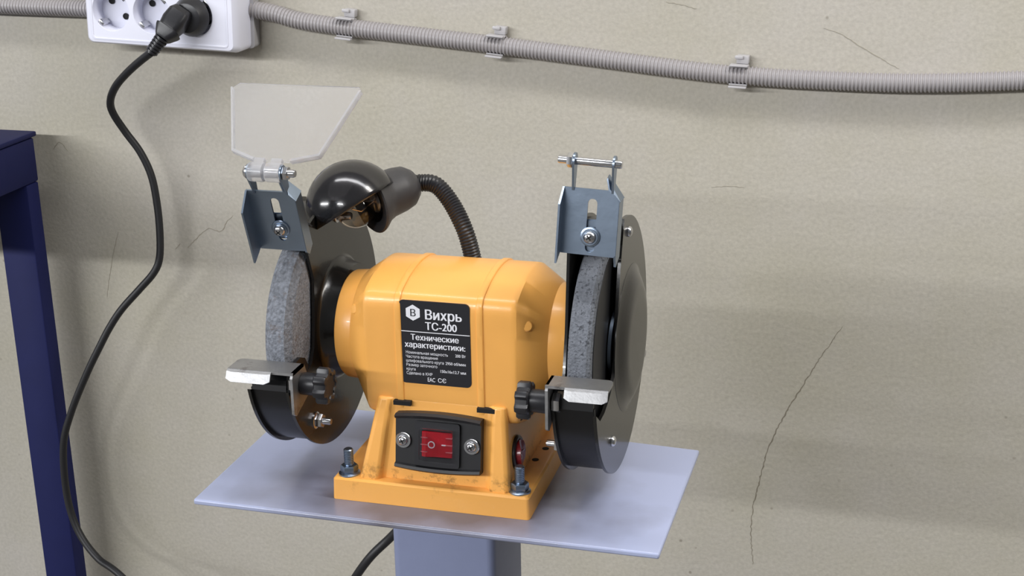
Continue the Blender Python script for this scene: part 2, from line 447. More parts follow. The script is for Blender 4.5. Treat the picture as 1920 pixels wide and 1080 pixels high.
obj('foot_plate', bm, M_post, st)

# ------------------------------------------------------------------ bench grinder
G = thing('bench_grinder', (0, 0, 0), 'orange electric bench grinder with two black wheel guards on a grey stand', 'grinder')
H = 0.08943; CX = 0.0058

# base flange
bm = new()
bx0, bx1, by0, by1, bh = -0.0592, 0.0605, -0.0594, 0.0594, 0.0139
def rect_ring(x0, x1, y0, y1, z, r=0.002, n=3):
    return [V((x, y, z)) for x, y in rrect(x1 - x0, y1 - y0, r, n, (x0 + x1) / 2, (y0 + y1) / 2)]
loft(bm, [rect_ring(bx0 - .0004, bx1 + .0004, by0 - .0004, by1 + .0004, 0.0001), rect_ring(bx0, bx1, by0, by1, bh - .0012, .002),
          rect_ring(bx0 + .0012, bx1 - .0012, by0 + .0012, by1 - .0012, bh, .0025)])
base = obj('base', bm, M_orange_base, G)
for hx, hy in ((0.0515, -0.0089), (0.0536, 0.0079)):
    bm = new(); lathe(bm, (hx, hy, bh - .0004), (0, 0, 1), [(0.0021, 0), (0.0021, 0.0006)], 16)
    obj('hole', bm, M_hole, base)

# pedestal: tapering box with a recessed front panel between two corner ribs
bm = new()
zb, zt = bh - 0.001, 0.0635
def ped_ring(t):
    z = zb + (zt - zb) * t
    x0 = -0.0440 + (0.0115) * t; x1 = 0.0486 - 0.0035 * t
    yf = -0.0568 + 0.0073 * t; yb = 0.050 - 0.006 * t
    rw = 0.0125 - 0.0045 * t; rd = 0.0042 - 0.0016 * t
    c = 0.002
    pts = [(x0 + c, yf), (x0 + rw - .001, yf), (x0 + rw + .002, yf + rd), (x1 - rw - .002, yf + rd), (x1 - rw + .001, yf), (x1 - c, yf), (x1, yf + c),
           (x1, yb - c), (x1 - c, yb), (x0 + c, yb), (x0, yb - c), (x0, yf + c)]
    return [V((x, y, z)) for x, y in pts]
rg = [ped_ring(i / 6) for i in range(7)]
loft(bm, rg)
ped = obj('pedestal', bm, M_orange_ped, G, bevel=0.0012)
# dark slots where the motor bands drop into the pedestal
for sx in (-0.0172, 0.0333):
    bm = new(); box(bm, (sx, -0.0475, 0.0612), (0.0105, 0.005, 0.0026))
    obj('slot', bm, M_hole, ped)

# motor housing
SEC = [(-.0470, 0), (-.0470, .0140), (-.0470, .0270), (-.0464, .0330), (-.0438, .0370), (-.0380, .0395), (-.0280, .0425), (-.0140, .0446), (.0, .0448), (.0140, .0425), (.0260, .0360), (.0360, .0260), (.0430, .0130), (.0450, .0)]
SEC = [V((a, c, 0)) for a, c in SEC + [(a, -c) for a, c in reversed(SEC[1:-1])]]
SECP = spline(SEC[-2:] + SEC + SEC[:2], 10)
def sec_r(th):
    """distance from the shaft to the outline of the middle section in direction th (front = pi)"""
    d = V((math.cos(th), math.sin(th), 0)); best = .044
    for a, c in zip(SECP, SECP[1:]):
        e = c - a; den = d.x * e.y - d.y * e.x
        if abs(den) < 1e-12: continue
        t = (a.x * e.y - a.y * e.x) / den; q = (a.x * d.y - a.y * d.x) / den
        if t > 0 and -1e-6 <= q <= 1 + 1e-6: best = t
    return best
ANG = [2 * PI * i / 128 for i in range(128)]
SECR = [sec_r(a) for a in ANG]
def mring(dx, r, w, grow=0.0):
    return [V((CX + dx, (r + (k - r) * w + grow) * math.cos(a), H + (r + (k - r) * w + grow) * math.sin(a))) for a, k in zip(ANG, SECR)]
bm = new()
st_ = [(-.0705, .0300, 0), (-.0703, .0322, 0), (-.0690, .0330, 0), (-.0600, .0338, 0), (-.0578, .0345, .12), (-.0455, .0400, .93), (-.0440, .0400, .975), (-.0420, .0400, .99),
       (-.0262, .0400, 1), (.0262, .0400, 1), (.0420, .0400, .99), (.0440, .0400, .975), (.0455, .0400, .93), (.0578, .0345, .12), (.0600, .0338, 0), (.0688, .0330, 0), (.0701, .0322, 0), (.0703, .0300, 0)]
loft(bm, [mring(d, r, w) for d, r, w in st_])
motor = obj('motor_housing', bm, M_orange, G, smooth=30)
for s_ in (-1, 1):
    d0, d1 = sorted((s_ * .0225, s_ * .0262))
    bm = new()
    loft(bm, [mring(d0 - .0004, .04, 1, -.0006), mring(d0, .04, 1, .0007), mring(d0 + .0004, .04, 1, .0010), mring(d1 - .0004, .04, 1, .0010), mring(d1, .04, 1, .0007), mring(d1 + .0004, .04, 1, -.0006)])
    obj('seam_band', bm, M_orange, motor)
for dx, yy, zz in ((-.0555, -.0330, .0212), (.0500, -.0400, .0215)):
    bm = new(); lathe(bm, (CX + dx, yy, H + zz), (0.45 * (1 if dx > 0 else -1), -0.85, .3), [(.0030, -.003), (.0030, .001), (.0024, .0016), (.001, .0017)], 16)
    obj('rivet', bm, M_orange, motor)
bm = new(); lathe(bm, (0.0502, -0.043, 0.0575), (0.35, -0.9, -0.25), [(.0038, -.003), (.0038, .0012), (.002, .0014)], 16)
obj('vent_plug', bm, M_hole, motor)

# rating label on the flat front
yl = -0.0462
lab_c = (0.00335, -0.0473, 0.0986)
lw, lh = 0.0423, 0.0505
bm = new()
cols = 1
prism(bm, rrect(lw, lh, 0.003, 5), (V(lab_c), V((1, 0, 0)), V((0, 0, 1)), V((0, -1, 0))), -0.0009, 0.0)
label_o = obj('rating_label', bm, M_label, G, label='black rating label with white lettering')
yF = lab_c[1]
def lt(body, size, x, z, align='LEFT', bold=0.01, sx=1.0, shear=0.0):
    return text('lettering', body, size, (lab_c[0] + x, yF, lab_c[2] + z), (1, 0, 0), (0, 0, 1), M_print, label_o, align, bold, .00012, shear, sx)
# logo: a white hexagon ring with a letter in it
bm = new()
hx = [(-.0125 + .0048 * math.cos(PI / 2 + PI / 3 * i), .0180 + .0048 * math.sin(PI / 2 + PI / 3 * i)) for i in range(6)]
prism(bm, hx, (V((lab_c[0], yF, lab_c[2])), V((1, 0, 0)), V((0, 0, 1)), V((0, -1, 0))), -0.0002, 0.0001)
obj('emblem', bm, M_print, label_o)
text('emblem_letter', 'В', .0060, (lab_c[0] - .0125, yF - .0001, lab_c[2] + .0159), (1, 0, 0), (0, 0, 1), M_label, label_o, 'CENTER', .01, .0001)
lt('Вихрь', .0082, .0055, .0146, 'CENTER', .028, .93)
lt('ТС-200', .0064, .0040, .0083, 'CENTER', .028, .93)
bm = new(); box(bm, (lab_c[0], yF, lab_c[2] + .0066), (lw * .99, .0003, .0004)); obj('divider_line', bm, M_print, label_o)
lt('Технические', .0049, 0, .0016, 'CENTER', .028, .93)
lt('характеристики:', .0049, 0, -.0030, 'CENTER', .028, .93)
for i, (a, c_) in enumerate((('Номинальная мощность', '200 Вт'), ('Частота вращения', ''), ('шлифовального круга', '2950 об/мин'),
                             ('Размер заточного', ''), ('круга', ''), ('Сделано в КНР', ''))):
    z = -.0070 - i * .00255
    lt(a, .0025, -.0178, z, 'LEFT', 0, .86)
    if c_: lt(c_, .0025, .0182, z, 'RIGHT', .012, .86)
lt('150x16x12.7 мм', .0025, .0182, -.0070 - 4.0 * .00255, 'RIGHT', .012, .9)
lt('EAC', .0036, -.0052, -.0234, 'LEFT', .01, .7)
lt('СЄ', .0036, .0010, -.0234, 'LEFT', .01, 1.0)

# ---- main switch on the pedestal front
sl = math.atan2(0.0073, zt - zb)
sn = V((0, -math.cos(sl), math.sin(sl))); sv = V((0, math.sin(sl), math.cos(sl))); su = V((1, 0, 0))
pc = V((0.0057, -0.0535, 0.0400))
bm = new()
# black plate with bulging, rolled top and bottom edges
nx = 12; w2, h2 = .0258, .0162
def edge(t): return 1.0 + .10 * (1 - t * t)
rows = []
for k, (vv, dd) in enumerate(((-1.0, -.004), (-1.0, .0022), (-.93, .0040), (-.84, .0034), (-.80, .0016), (.80, .0016), (.84, .0034), (.93, .0044), (1.0, .0024), (1.0, -.004))):
    rows.append([pc + su * (w2 * (2 * i / nx - 1)) + sv * (h2 * vv * edge(2 * i / nx - 1)) + sn * dd for i in range(nx + 1)])
loft(bm, rows, False, False, closed=False)
for j in (0, nx):
    bm.verts.ensure_lookup_table()
ring0 = [r[0] for r in rows]; ring1 = [r[-1] for r in rows]
bm.faces.new([bm.verts.new(p) for p in ring0]); bm.faces.new([bm.verts.new(p) for p in ring1])
bmesh.ops.remove_doubles(bm, verts=bm.verts, dist=1e-6)
sw = obj('switch_plate', bm, M_rubber, G, smooth=28)
frs = (pc, su, sv, sn)
bm = new()
outer = rrect(.0270, .0262, .0015, 3); inner = rrect(.0186, .0158, .001, 3)
o, u, v, n = frs
ra = [[o + u * p[0] + v * p[1] + n * h for p in q] for q, h in ((outer, .001), (outer, .0034), (inner, .0034), (inner, .001))]
loft(bm, ra, False, False); obj('switch_frame', bm, M_plastic, sw)
bm = new()
prof = [(-.0088, .0015), (-.0088, .0044), (-.0062, .0050), (0.0, .0034), (.0062, .0030), (.0088, .0026), (.0088, .0015)]
loft(bm, [[o + u * a + v * -.0074 + n * h for a, h in prof], [o + u * a + v * .0074 + n * h for a, h in prof]])
obj('rocker', bm, M_red, sw, smooth=20)
bm = new(); lathe(bm, o + u * -.0030 + n * .00435, sn, [(.0021, 0), (.0021, .0004), (.0016, .0004), (.0016, 0)], 20, False, False)
obj('off_mark', bm, M_print, sw)
bm = new(); box(bm, o + u * .0040 + n * .0034, (.0024, .0005, .0006), Matrix((u, n, v)).transposed()); obj('on_mark', bm, M_print, sw)
for q in (-1, 0, 1):
    for xx, hh in ((-.0072, .0052), (.0072, .0031)):
        bm = new(); box(bm, o + u * xx + v * (q * .0042) + n * hh, (.0040, .0006, .0004), Matrix((u, n, v)).transposed()); obj('grip_glint_line', bm, M_pink, sw)
bm = new(); prism(bm, rrect(.0200, .0192, .0012, 3), frs, .0056, .0062); obj('clear_cover', bm, M_cover, sw)

def phillips(bm_c, o, n, r, parent, washer=None, m=M_chrome, name='screw'):
    """pan head screw with a cross recess, optional washer"""
    n = V(n).normalized(); o = V(o)
    bm = bm_c or new()
    lathe(bm, o, n, [(r * .9, -.001), (r, 0), (r, r * .25), (r * .85, r * .55), (r * .5, r * .75), (r * .1, r * .8)], 24)
    s = obj(name, bm, m, parent)
    if washer:
        bm = new(); lathe(bm, o - n * .0008, n, [(washer, 0), (washer, .0006), (washer * .95, .0009), (r * .8, .0009)], 28)
        if s.parent and s.parent.parent: obj('washer', bm, m, parent)
        else: obj('washer', bm, m, s)
    return s
def cross(o, n, r, parent):
    o_, u, v, n_ = frame(o, n, V((.6, .2, .8)))
    bm = new()
    R = Matrix((u, v, n_)).transposed()
    box(bm, o_ + n_ * (r * .66), (r * 1.1, r * .26, r * .36), R); box(bm, o_ + n_ * (r * .66), (r * .26, r * 1.1, r * .36), R)
    return obj('cross_slot', bm, M_hole, parent)
for sx in (-.0208, .0205):
    p = pc + su * sx + sv * .0005 + sn * .0019
    s = phillips(None, p + sn * .0010, sn, .0030, sw, .0047)
    bm = new(); R = Matrix((su, sv, sn)).transposed() @ Matrix.Rotation(.5, 3, 'Z')
    box(bm, p + sn * .0033, (.0032, .0007, .0006), R); box(bm, p + sn * .0033, (.0007, .0032, .0006), R)
    obj('cross_slot', bm, M_hole, sw)

# ---- round rocker switch on the right flank
tl = math.atan2(0.0035, zt - zb); rn = V((math.cos(tl), 0, math.sin(tl))); ru = V((0, 1, 0)); rv = V((-math.sin(tl), 0, math.cos(tl)))
rc = V((0.0474, -0.0360, 0.0305))
bm = new(); lathe(bm, rc, rn, [(.0104, -.001), (.0104, .0012), (.0098, .0018), (.0082, .0018), (.0080, .0004)], 36, True, False)
rs = obj('round_switch', bm, M_plastic, G)
bm = new()
rings = []
for a, h0 in ((-.0078, .0046), (-.006, .0045), (-.003, .0031), (0, .0022), (.003, .0026), (.006, .0032), (.0078, .0034)):
    hw = math.sqrt(max(.0079 ** 2 - a * a, 1e-8))
    rings.append([rc + ru * a + rv * (hw * q) + rn * (h0 if abs(q) <= 1 and i not in (0, 5) else .0003) for i, q in enumerate((-1, -1, -.5, .5, 1, 1))])
loft(bm, rings); obj('rocker', bm, M_red_dark, rs, smooth=40, label='dark red round rocker')
text('mark', 'O', .0042, rc + ru * -.0052 + rv * -.0016 + rn * .0042, ru, rv, M_print, rs, 'CENTER')
bm = new(); box(bm, rc + ru * .0040 + rn * .0032, (.0022, .0005, .0004), Matrix((ru, rv, rn)).transposed()); obj('mark', bm, M_print, rs)

# ---- mounting bolts
def thread(bm, o, axis, r, h, pitch=.0011, seg=18):
    prof = []; n = int(h / pitch)
    for i in range(n): prof += [(r, i * pitch), (r, i * pitch + pitch * .35), (r * .86, i * pitch + pitch * .55), (r * .86, i * pitch + pitch * .85)]
    prof += [(r, h - .0006), (r * .8, h)]
    lathe(bm, o, axis, prof, seg)
for px, py in ((-0.0513, -0.0520), (0.0533, -0.0518), (-0.0513, 0.052), (0.0533, 0.052)):
    bm = new(); thread(bm, (px, py, bh - .0005), (0, 0, 1), .0029, .0165)
    bolt = obj('mounting_bolt', bm, M_zinc, G)
    bm = new(); lathe(bm, (px, py, bh), (0, 0, 1), [(.0064, 0), (.0064, .0008), (.0052, .0016)], 28)
    hexprism(bm, (px, py, bh + .0010), (0, 0, 1), .0092, .0047, V((1, .35, 0)))
    obj('flange_nut', bm, M_zinc, bolt)

# ---- wheels, guards, rests (mirrored by s, but each built with its own measured cut)
def yz(r, deg): return (-r * math.cos(math.radians(deg)), r * math.sin(math.radians(deg)))
def arc(r, a0, a1, n): return [yz(r, a0 + (a1 - a0) * i / n) for i in range(n + 1)]

def side(s):
    lip = -13.7 if s < 0 else -9.1
    scr = 62.0 if s < 0 else 68.0
    X = lambda x: s * x
    # grinding wheel ---------------------------------------------------
    bm = new()
    if s < 0: prof = [(.012, .0802), (.0545, .0802), (.0572, .0803), (.0626, .0832), (.0628, .0905), (.0600, .0958), (.0570, .0972), (.012, .0972)]
    else:     prof = [(.012, .0838), (.0615, .0838), (.0625, .0848), (.0627, .0945), (.0612, .0962), (.0585, .0968), (.012, .0968)]
    lathe(bm, (0, 0, H), (s, 0, 0), prof, 96)
    wh = obj('grinding_wheel', bm, M_stone_rust if s < 0 else M_stone, G, smooth=20, label='grey abrasive wheel ' + ('with worn bevelled edges' if s < 0 else 'with a square coarse face'))
    bm = new(); lathe(bm, (0, 0, H), (s, 0, 0), [(.018, .0966 if s > 0 else .0970), (.0572 if s > 0 else .054, .0966 if s > 0 else .0970), (.0570 if s > 0 else .0538, .0973), (.018, .0973)], 64)
    obj('black_disc', bm, M_rubber, wh)  # black disc covering most of the wheel's outer side
    for h0, h1 in ((.0775, .0805), (.0975, .1004)):
        bm = new(); lathe(bm, (0, 0, H), (s, 0, 0), [(.020, h0), (.022, h0 + .0005), (.022, h1 - .0005), (.020, h1)], 40)
        obj('wheel_flange', bm, M_zinc, wh)
    # guard: band, inner disc, outer cover -----------------------------
    R = .0754
    bm = new(); rb = R - .0022; a0, a1 = scr + 4, 360 + lip
    rings = []
    for i in range(61):
        a = a0 + (a1 - a0) * i / 60
        rings.append([V((X(x), *(lambda q: (q[0], H + q[1]))(yz(r, a)))) for x, r in ((.0785, rb), (.1015, rb), (.1015, rb - .0012), (.0785, rb - .0012))])
    loft(bm, rings)
    gd = obj('wheel_guard', bm, M_black, G, label='black steel wheel guard around the ' + ('left' if s < 0 else 'right') + ' wheel')
    def disc(name, poly, x0, x1, mt, bump=None, lab=None):
        bm = new()
        prism(bm, poly, (V((0, 0, H)), V((0, 1, 0)), V((0, 0, 1)), V((1, 0, 0))), X(x0), X(x1))
        if bump:                                  # pressed round boss standing out of the flat disc
            c0, rs = bump; sg = math.copysign(1, x1 - x0)
            lathe(bm, (X(x1), c0[0], H + c0[1]), (s * sg, 0, 0), [(rs[0][0], -.0003)] + [(r_, (x_ - x1) * sg) for r_, x_ in rs], 64, False, True)
        return obj(name, bm, mt, gd, label=lab, smooth=50)
    lp = yz(R, lip)
    if s > 0:
        inner = arc(R, 62, 360 + lip, 70) + [(-.0640, -.0190), (-.0560, -.0140), (-.0480, -.002), (-.0420, .020), (-.0385, .045)]
        outer = arc(R, 91, 360 + lip - 2, 64) + [(-.0640, -.0215), (-.0520, -.0215), (-.0400, -.0185), (-.0250, -.0110), (-.0190, .0000), (-.0165, .0210), (-.0095, .0480)]
    else:
        inner = arc(R, 60, 360 + lip, 70) + [(-.0640, -.0190), (-.0500, -.0165), (-.0380, -.0135), (-.0330, -.0050), (-.0300, .0110), (-.0270, .0360)]
        outer = arc(R, 91, 360 + lip, 64) + [(-.0640, -.0215), (-.0520, -.0215), (-.0400, -.0185), (-.0250, -.0110), (-.0190, .0000), (-.0165, .0210), (-.0095, .0480)]
    if s < 0:
        disc('inner_disc', inner, .0790, .0772, M_black_brush, ((0.010, 0.0), [(.0390, .0772), (.0378, .0769), (.0365, .0755), (.0352, .0725), (.0342, .0690), (.0335, .0667)]))
    else:
        disc('inner_disc', inner, .0796, .0780, M_black_brush, ((0.004, 0.0), [(.0390, .0780), (.0380, .0777), (.0360, .0774)]))
    disc('cover_disc', outer, .1010, .1029, M_black_brush, ((0.020, -0.003), [(.0445, .1030), (.0425, .1034), (.0400, .1046), (.0370, .1060), (.0340, .1074), (.0300, .1081), (.026, .1082)]))
    # lower lip of the opening
    y0, z0 = yz(rb, lip); bm = new()
    pr = [(y0 - .0004, z0 - .001), (y0 + .0010, z0 + .0052), (y0 + .0075, z0 + .0062), (y0 + .0075, z0 + .0048), (y0 + .0022, z0 + .0040), (y0 + .0012, z0 - .001)]
    loft(bm, [[V((X(.0795), y, H + z)) for y, z in pr], [V((X(.1008), y, H + z)) for y, z in pr]])
    obj('lip', bm, M_black, gd)
    # ear that carries the tool rest
    bm = new()
    er = [(-.0720, -.020), (-.0720, -.008), (-.0680, -.0035), (-.0560, -.0025), (-.0500, -.0050), (-.0460, -.011), (-.0480, -.018)]
    prism(bm, er, (V((0, 0, H)), V((0, 1, 0)), V((0, 0, 1)), V((1, 0, 0))), X(.0790 - .0008), X(.0772 - .0012))
    obj('rest_ear', bm, M_black, gd)
    # screws through the cover, nuts on the inner face
    for ang, r in (((.0129, .0647), 1), ((-.0319, -.0476) if s > 0 else (-.0378, -.0500), 2), ((.0625, -.0290), 1)):
        p = V((X(.1029), ang[0], H + ang[1]))
        phillips(None, p, (s, 0, 0), .0032, gd)
        q = V((X(.0772), ang[0] - (.011 if s > 0 and r == 2 else 0), H + ang[1]))
        bm = new(); lathe(bm, q, (-s, 0, 0), [(.0021, -.001), (.0021, .0092), (.0017, .0100)], 16); obj('screw_end', bm, M_chrome, gd)
        bm = new(); lathe(bm, q, (-s, 0, 0), [(.0052, -.0002), (.0052, .0007), (.0044, .0012)], 20); hexprism(bm, q + V((-s * .0008, 0, 0)), (-s, 0, 0), .0078, .0040); obj('nut', bm, M_chrome, gd)

    # spark bracket ----------------------------------------------------
    if s < 0:
        sc_p = V((-0.0855, -0.0500, 0.1625)); tilt = math.radians(-19); roll = 0.0; bot, hgt = -.0152, .0250; x_l, x_r = -.0163, .0126; fl_f, fl_b = .0105, .0090; extra = .003
    else:
        sc_p = V((0.0942, -0.0495, 0.1685)); tilt = math.radians(7); roll = math.radians(-2.5); bot, hgt = -.0102, .0258; x_l, x_r = -.0166, .0143; fl_f, fl_b = .0085, .0110; extra = .0045
    Rr = Matrix.Rotation(-tilt, 3, 'X') @ Matrix.Rotation(-roll, 3, 'Y')
    bu, bn, bv = Rr @ V((1, 0, 0)), Rr @ V((0, -1, 0)), Rr @ V((0, 0, 1))
    B = lambda a, c, d=0.0: sc_p + bu * a + bv * c + bn * d
    xl, xr = x_l, x_r
    ch = .0062
    uc = (x_l + x_r) / 2 + .0008
    t = .0012
    ntop = hgt
    ol = [(xl, bot + .0008), (xl + .0008, bot), (xr - .0012, bot), (xr, bot + .0012), (xr, ntop - ch), (xr - ch, ntop), (xl, ntop)]
    sl0, sl1, shw = -.0060, .0180, .0026
    hl = [(shw * math.cos(PI * i / 8), sl1 + shw * math.sin(PI * i / 8)) for i in range(9)] + [(-shw * math.cos(PI * i / 8), sl0 - shw * math.sin(PI * i / 8)) for i in range(9)]
    bm = new(); holed(bm, ol, hl, (sc_p, bu, bv, bn), -t, 0)
    br = obj('spark_bracket', bm, M_zinc, G, label='zinc plated slotted bracket with folded sides')
    # folded flanges: the left one comes forward, the right one goes back
    bm = new()
    ll = [(0, bot + .001), (fl_f * .3, bot - extra * .1), (fl_f, bot - extra), (fl_f, ntop - .0085), (0, ntop)]
    prism(bm, ll, (B(xl, 0), bn, bv, bu), -.0003, .0008)
    obj('folded_side', bm, M_zinc, br)
    bm = new()
    rr_ = [(-.0002, bot - .0008), (-.0030, bot - extra - .001), (-fl_b, bot - .001), (-fl_b, ntop - ch + .001), (-.0002, ntop - ch)]
    prism(bm, rr_, (B(xr, 0), bn, bv, bu), -.0010, .0002)
    obj('folded_side', bm, M_zinc, br)
    # chamfered shoulder that carries the right hinge lug
    bm = new()
    e1, e2 = B(xr - ch, ntop, 0), B(xr, ntop - ch, 0)
    A1 = [e1, e2, B(xr, ntop - ch + .001, -fl_b), B(xr - ch - .0015, ntop + .0075, -.0045), B(xr - ch - .0015, ntop + .0060, -.0005)]
    sh_n = (A1[1] - A1[0]).cross(A1[2] - A1[0]).normalized() * .0010
    loft(bm, [A1, [p + sh_n for p in A1]])
    obj('folded_side', bm, M_zinc, br)
    # lugs and hinge pin
    hz = .0378 if s < 0 else .0402
    lu = .0098 if s < 0 else .0108
    for q in (-1, 1):
        bm = new()
        lg = [(-.0030, ntop - .0015), (.0005, ntop - .0015), (.0038, hz - .003)] + [(.0044 * math.cos(math.radians(a)), hz + .0044 * math.sin(math.radians(a))) for a in range(-10, 191, 20)] + [(-.0040, hz - .004)]
        prism(bm, lg, (B(uc + q * lu, 0), bn, bv, bu), -.0006, .0006)
        obj('hinge_lug', bm, M_zinc, br)
    pin0 = -lu - .0022
    pin1 = lu + (.0078 if s < 0 else .004)
    if s > 0: pin0, pin1 = -lu - .0090, lu + .004
    bm = new(); lathe(bm, B(uc + pin0, hz), bu, [(.0020, 0), (.0022, .0004), (.0022, pin1 - pin0 - .001), (.0019, pin1 - pin0)], 20)
    pin = obj('hinge_pin', bm, M_chrome, br)
    if s < 0:
        bm = new(); lathe(bm, B(uc - lu - .0006, hz), -bu, [(.0042, 0), (.0042, .0008), (.0032, .0022), (.0012, .0027)], 24); obj('pin_head', bm, M_chrome, br)
        bm = new(); hexprism(bm, B(uc + lu + .0008, hz), bu, .0070, .0030, bv); obj('pin_nut', bm, M_chrome, br)
    else:
        bm = new(); hexprism(bm, B(uc - lu - .0040, hz), bu, .0070, .0030, bv); obj('pin_nut', bm, M_chrome, br)
    # clamp screw with washers
    bm = new(); lathe(bm, B(0, 0, 0), bn, [(.0056, 0), (.0054, .0007), (.0046, .0010), (.0043, .0010), (.0043, .0018), (.0030, .0018)], 28); obj('washer', bm, M_zinc, br)
    phillips(None, B(0, 0, .0018), bn, .0034, br, name='clamp_screw')
    bm = new(); o2 = B(0, 0, .0043); Rm = Matrix((bu, bv, bn)).transposed() @ Matrix.Rotation(.7, 3, 'Z')
    box(bm, o2, (.0034, .0007, .0006), Rm); box(bm, o2, (.0007, .0034, .0006), Rm); obj('cross_slot', bm, M_hole, br)
    # tab rising from the guard behind the bracket
    yb_, zb_ = yz(rb - .0006, a0 + 3)
    q0 = V((X(.0905), yb_, H + zb_)); q1 = B(0, .011, -t - .0008)
    q0.x = q1.x; d = (q1 - q0)
    bm = new()
    if True:
        k0 = B(.0005, -.009, -t - .0008); mid = B(.0005, .0085, -t - .0008)
        pts = [q0 + V((0, .004, 0)), k0.lerp(q0, .5), k0, mid] if False else [q0, B(0, .0085, -t - .0010), B(0, -.0085, -t - .0010)]
        rings = [[p + V((-.0085, 0, 0)), p + V((.0085, 0, 0)), p + V((.0085, .0013, .0003)), p + V((-.0085, .0013, .0003))] for p in pts]
        loft(bm, rings)
    obj('mounting_tab', bm, M_zinc if s > 0 else M_zinc, gd)

    # tool rest --------------------------------------------------------
    if s < 0: xa, xb, zr, yb0, yf = -.0700, -.1100, .0872, -.0655, -.0815
    else: xa, xb, zr, yb0, yf = .0760, .1108, .0930, -.0650, -.0800
    t = .0016; sgn = 1 if xb > xa else -1
    bm = new()
    frt = (V((0, 0, zr)), V((1, 0, 0)), V((0, 1, 0)), V((0, 0, 1)))
    xl_ = xa + sgn * (.0130 if s < 0 else .0110)
    def rnd(pts): return pts
    cr = [(xb - sgn * .0030, yb0), (xb - sgn * .0010, yb0 - .0008), (xb, yb0 - .0028)]
    pp = [(xa, yb0)] + cr + [(xb, yf), (xa, yf)]
    prism(bm, pp if sgn > 0 else list(reversed(pp)), frt, -t, 0)
    # lip folded down at the front
    lo = [(yf + .0005, 0), (yf - .0020, -.0012), (yf - .0046, -.0062), (yf - .0034, -.0068), (yf - .0008, -.0026), (yf + .0005, -t)]
    e = .0012
    nL = 8; rings = []
    for i in range(nL + 1):
        f = i / nL; x = xl_ + (xb - xl_) * f
        edgec = min(f, 1 - f) * abs(xb - xl_); k = 1 - max(0, (.0022 - edgec) / .0022) ** 2 * .22
        rings.append([V((x, yf + (y - yf) * (k if y < yf else 1), zr + z * k)) for y, z in lo])
    loft(bm, rings)
    # inner side plate going down
    zl = .0605 if s < 0 else .0655
    yfb = -.0825 if s < 0 else -.0805
    pl = [(yfb, zr - .003), (yfb + .002, zr), (yb0, zr), (yb0 + .006, zr - .012), (yb0 + .0060, zl + .007), (yfb + .003, zl), (yfb, zl + .002)]
    prism(bm, pl, (V((xa, 0, 0)), V((0, 1, 0)), V((0, 0, 1)), V((1, 0, 0))), 0, sgn * t)
    bmesh.ops.remove_doubles(bm, verts=bm.verts, dist=1e-7)
    tr = obj('tool_rest', bm, M_brushed, G, label='bright scuffed steel tool rest', smooth=14)
    ky, kz = (-.0690, .0765) if s < 0 else (-.0715, .0800)
    bm = new(); prism(bm, rrect(.0120, .0058, .0026, 4, ky + .0015, kz - .003), (V((xa, 0, 0)), V((0, 1, 0)), V((0, 0, 1)), V((1, 0, 0))), -sgn * .0002, sgn * .0003)
    obj('slot', bm, M_hole, tr)
    # lobed clamping knob
    ax = V((-sgn, 0, 0)); o = V((xa, ky, kz))
    bm = new(); lathe(bm, o, ax, [(.0062, .0002), (.0066, .0010), (.0064, .0100), (.0060, .0105)], 28)
    kn = obj('knob', bm, M_plastic, tr, label='black plastic lobed knob')
    bm = new(); k = 84; o_, u, v, n = frame(o, ax, V((0, 0, 1)))
    def lobe(sc_, h): return [o_ + n * h + (u * math.cos(2 * PI * i / k) + v * math.sin(2 * PI * i / k)) * (.0097 + .0011 * math.tanh(3 * math.cos(7 * 2 * PI * i / k))) * sc_ for i in range(k)]
    loft(bm, [lobe(.92, .0098), lobe(1, .0106), lobe(1, .0160), lobe(.93, .0172), lobe(.72, .0176), lobe(.66, .0169), lobe(.1, .0169)])
    obj('knob_head', bm, M_plastic, tr, label='black lobed knob head')
    bm = new(); hexprism(bm, o + V((sgn * (t + .0008), 0, 0)), (sgn, 0, 0), .0100, .0042, V((0, 0, 1))); obj('clamp_bolt', bm, M_chrome, tr)
    return B, bu, bv, bn, hz, uc

Bl, bu, bv, bn, hz, uc = side(-1)
side(1)

# ---- clear eye shield on the left bracket, tilted back
hp = Bl(uc, hz)
es_a = math.radians(42)
ev = V((0, math.sin(es_a), math.cos(es_a))); en = V((0, -math.cos(es_a), math.sin(es_a)))
bm = new()
fr = (hp, V((1, 0, 0)), ev, en)
SH = [(-.0230, .0116), (-.0092, .0067), (.0135, .0066), (.0298, .0109), (.0452, .0530), (.0435, .0560), (-.0290, .0560), (-.0340, .0525)]
prism(bm, SH, fr, -.0012, .0012)
shield = obj('eye_shield', bm, M_acrylic, G, label='clear scuffed acrylic eye shield', bevel=.0006)
# thick moulded rim along the lower edges
def rim(a, c, w=.0016):
    a = V((*a, 0)); c = V((*c, 0)); d = (c - a).normalized(); nn = V((-d.y, d.x, 0)) * w
    prism(bm, [tuple((a)[:2]), tuple(c[:2]), tuple((c + nn)[:2]), tuple((a + nn)[:2])], fr, -.0019, .0019)
for a_, c_, w_ in ((0, 1, .0016), (2, 3, .0016), (3, 4, .0013), (7, 0, .0010)):
    bm = new(); rim(SH[a_], SH[c_], w_); obj('rim', bm, M_acrylic_edge, shield)
for q in (-1, 1):
    bm = new(); c0 = .0052 * q
    lathe(bm, hp + V((c0 - .0043, 0, 0)), (1, 0, 0), [(.0030, 0), (.0052, .0), (.0055, .0008), (.0055, .0078), (.0052, .0086), (.0030, .0086)], 28)
    box(bm, hp + V((c0, 0, 0)) + ev * .0052, (.0060, .0030, .0060), Matrix(((1, 0, 0), en, ev)).transposed())
    obj('hinge_barrel', bm, M_acrylic_edge, shield)

